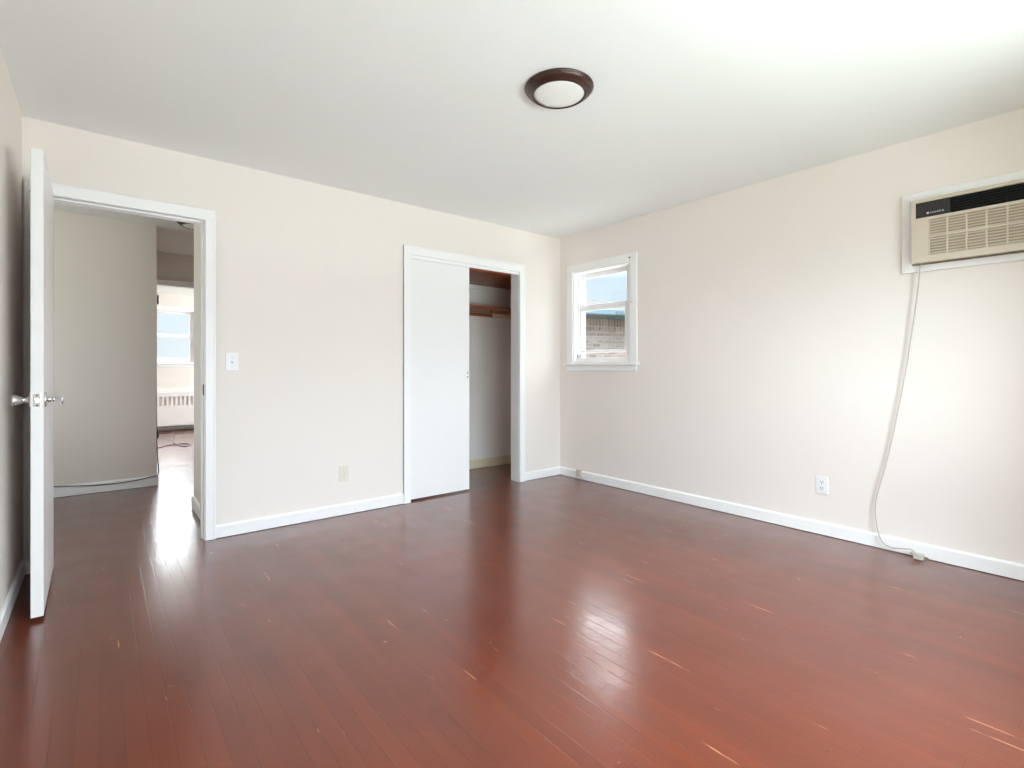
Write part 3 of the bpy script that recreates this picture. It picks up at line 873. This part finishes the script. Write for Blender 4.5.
# ------------------------------------------------------------------ cables in the hall and the far room
hc = MB().tube([(-0.60, 5.752, 0.104), (-0.31, 5.752, 0.099), (-0.166, 5.752, 0.084), (-0.033, 5.751, 0.071), (0.104, 5.751, 0.067), (0.248, 5.751, 0.073),
                (0.355, 5.752, 0.089), (0.414, 5.756, 0.098), (0.4295, 5.80, 0.14), (0.4235, 5.86, 0.30), (0.4215, 5.89, 0.47), (0.4205, 5.90, 0.70), (0.4180, 5.90, 0.90), (0.4165, 5.90, 1.03)], 0.0042, 8, 6)
hc = hc.build('hall_cable', M['cable'])
tag(hc, 'dark cable sagging along the hall baseboard and up the wall corner', 'cable')
fc = MB().tube([(0.45, 8.46, 0.006), (0.632, 8.484, 0.006), (0.726, 8.641, 0.006), (0.824, 8.681, 0.006), (0.925, 8.723, 0.007), (0.998, 8.640, 0.006), (1.00, 8.47, 0.006),
                (0.927, 8.36, 0.006), (0.879, 8.515, 0.007), (0.840, 8.72, 0.016), (0.858, 9.10, 0.007), (0.92, 9.6, 0.006), (0.96, 10.3, 0.006), (0.99, 10.64, 0.006)], 0.006, 8, 6)
fc = fc.build('floor_cable', M['cable_grey'])
tag(fc, 'grey cable looped on the floor before the far radiator', 'cable')

# ------------------------------------------------------------------ radiator in the far room
rd = empty('radiator', (0.85, 10.73, 0.0))
tag(rd, 'white convector radiator cover below the far room window', 'radiator')
RX0, RX1, RY0 = -0.9, 2.6, 10.69
c_ = MB()
c_.box(RX0, RX1, RY0, 10.798, 0.60, 0.69, 0.012)
c_.box(RX0, RX1, RY0, RY0 + 0.012, 0.09, 0.445, 0.004)
c_.box(RX0, RX0 + 0.02, RY0, 10.798, 0.0, 0.62).box(RX1 - 0.02, RX1, RY0, 10.798, 0.0, 0.62)
c_.build('cover', M['radiator'], rd)
MB().box(RX0 + 0.02, RX1 - 0.02, RY0 + 0.03, RY0 + 0.036, 0.07, 0.61).build('backing', M['rad_slot'], rd)
g_ = MB()
x = RX0 + 0.02
while x < RX1 - 0.03:
    g_.box(x, x + 0.030, RY0 + 0.002, RY0 + 0.012, 0.44, 0.605, 0.003)
    x += 0.066
g_.build('grille', M['radiator'], rd)
MB().box(RX0 + 0.02, RX1 - 0.02, RY0 + 0.004, RY0 + 0.012, 0.030, 0.082, 0.002).build('gap_shade_strip', M['cable_grey'], rd)  # grey strip stands in for the shade in the gap under the cover

# ------------------------------------------------------------------ outdoors
struct(MB().box(-40, 60, -40, 70, -0.8, -0.6).build('ground', M['grass']), 'ground outside the house', 'ground')

struct(MB().box(3.95, 8.2, -6.0, 7.0, -0.6, -0.56, 0.01).build('bounce_strip', paint('pale_bounce_strip', srgb(205, 202, 196), 0.9, 0.05, 2.0, 0.2, 40, 0.2)), 'added unseen pale strip bouncing light up through the small window', 'ground')  # added reflector, out of view, throws sky light up through the small window

bh = empty('brick_house', (9.29, 7.90, -0.6))
bh.rotation_euler = (0, 0, radians(-16.0))
tag(bh, 'neighbouring pale brick house with hip roof outside the small window', 'house')
def hpart(mb_, name, mat, par=bh):
    o = mb_.build(name, mat, par); o.location = (0, 0, 0); return o
# local: x along the wall, y away from us, z from the ground (-0.6)
EZ = 2.82        # top of the bricks above the house ground
hpart(MB().box(-5.0, 3.2, 0.0, 6.0, 0.0, EZ - 0.22), 'wall', M['brick'])
hpart(MB().box(-5.0, 3.2, -0.004, 6.0, EZ - 0.22, EZ + 0.06), 'soldier_course', M['soldier'])
hpart(MB().box(-5.4, 3.6, -0.92, 6.4, EZ + 0.055, EZ + 0.085), 'soffit', M['soffit'])
hpart(MB().box(-5.45, 3.65, -1.02, -0.91, EZ + 0.04, EZ + 0.16, 0.02), 'gutter', M['gutter'])
r_ = bmesh.new()
ez = EZ + 0.10
P4 = [r_.verts.new(p) for p in ((-5.5, -0.95, ez), (3.7, -0.95, ez), (3.7, 6.5, ez), (-5.5, 6.5, ez))]
Q = [r_.verts.new(p) for p in ((-2.6, 3.0, ez + 0.95), (0.3, 3.0, ez + 0.95))]
r_.faces.new((P4[0], P4[1], Q[1], Q[0])); r_.faces.new((P4[1], P4[2], Q[1])); r_.faces.new((P4[2], P4[3], Q[0], Q[1]))
r_.faces.new((P4[3], P4[0], Q[0])); r_.faces.new((P4[3], P4[2], P4[1], P4[0]))
rm = MB(); rm.bm.free(); rm.bm = r_
hpart(rm, 'roof', M['shingle'])
for xv in (-0.27, 0.08):
    hpart(MB().box(xv - 0.10, xv + 0.10, -1.035, -1.00, EZ + 0.055, EZ + 0.12, 0.004), 'gutter_bracket', M['soffit'])
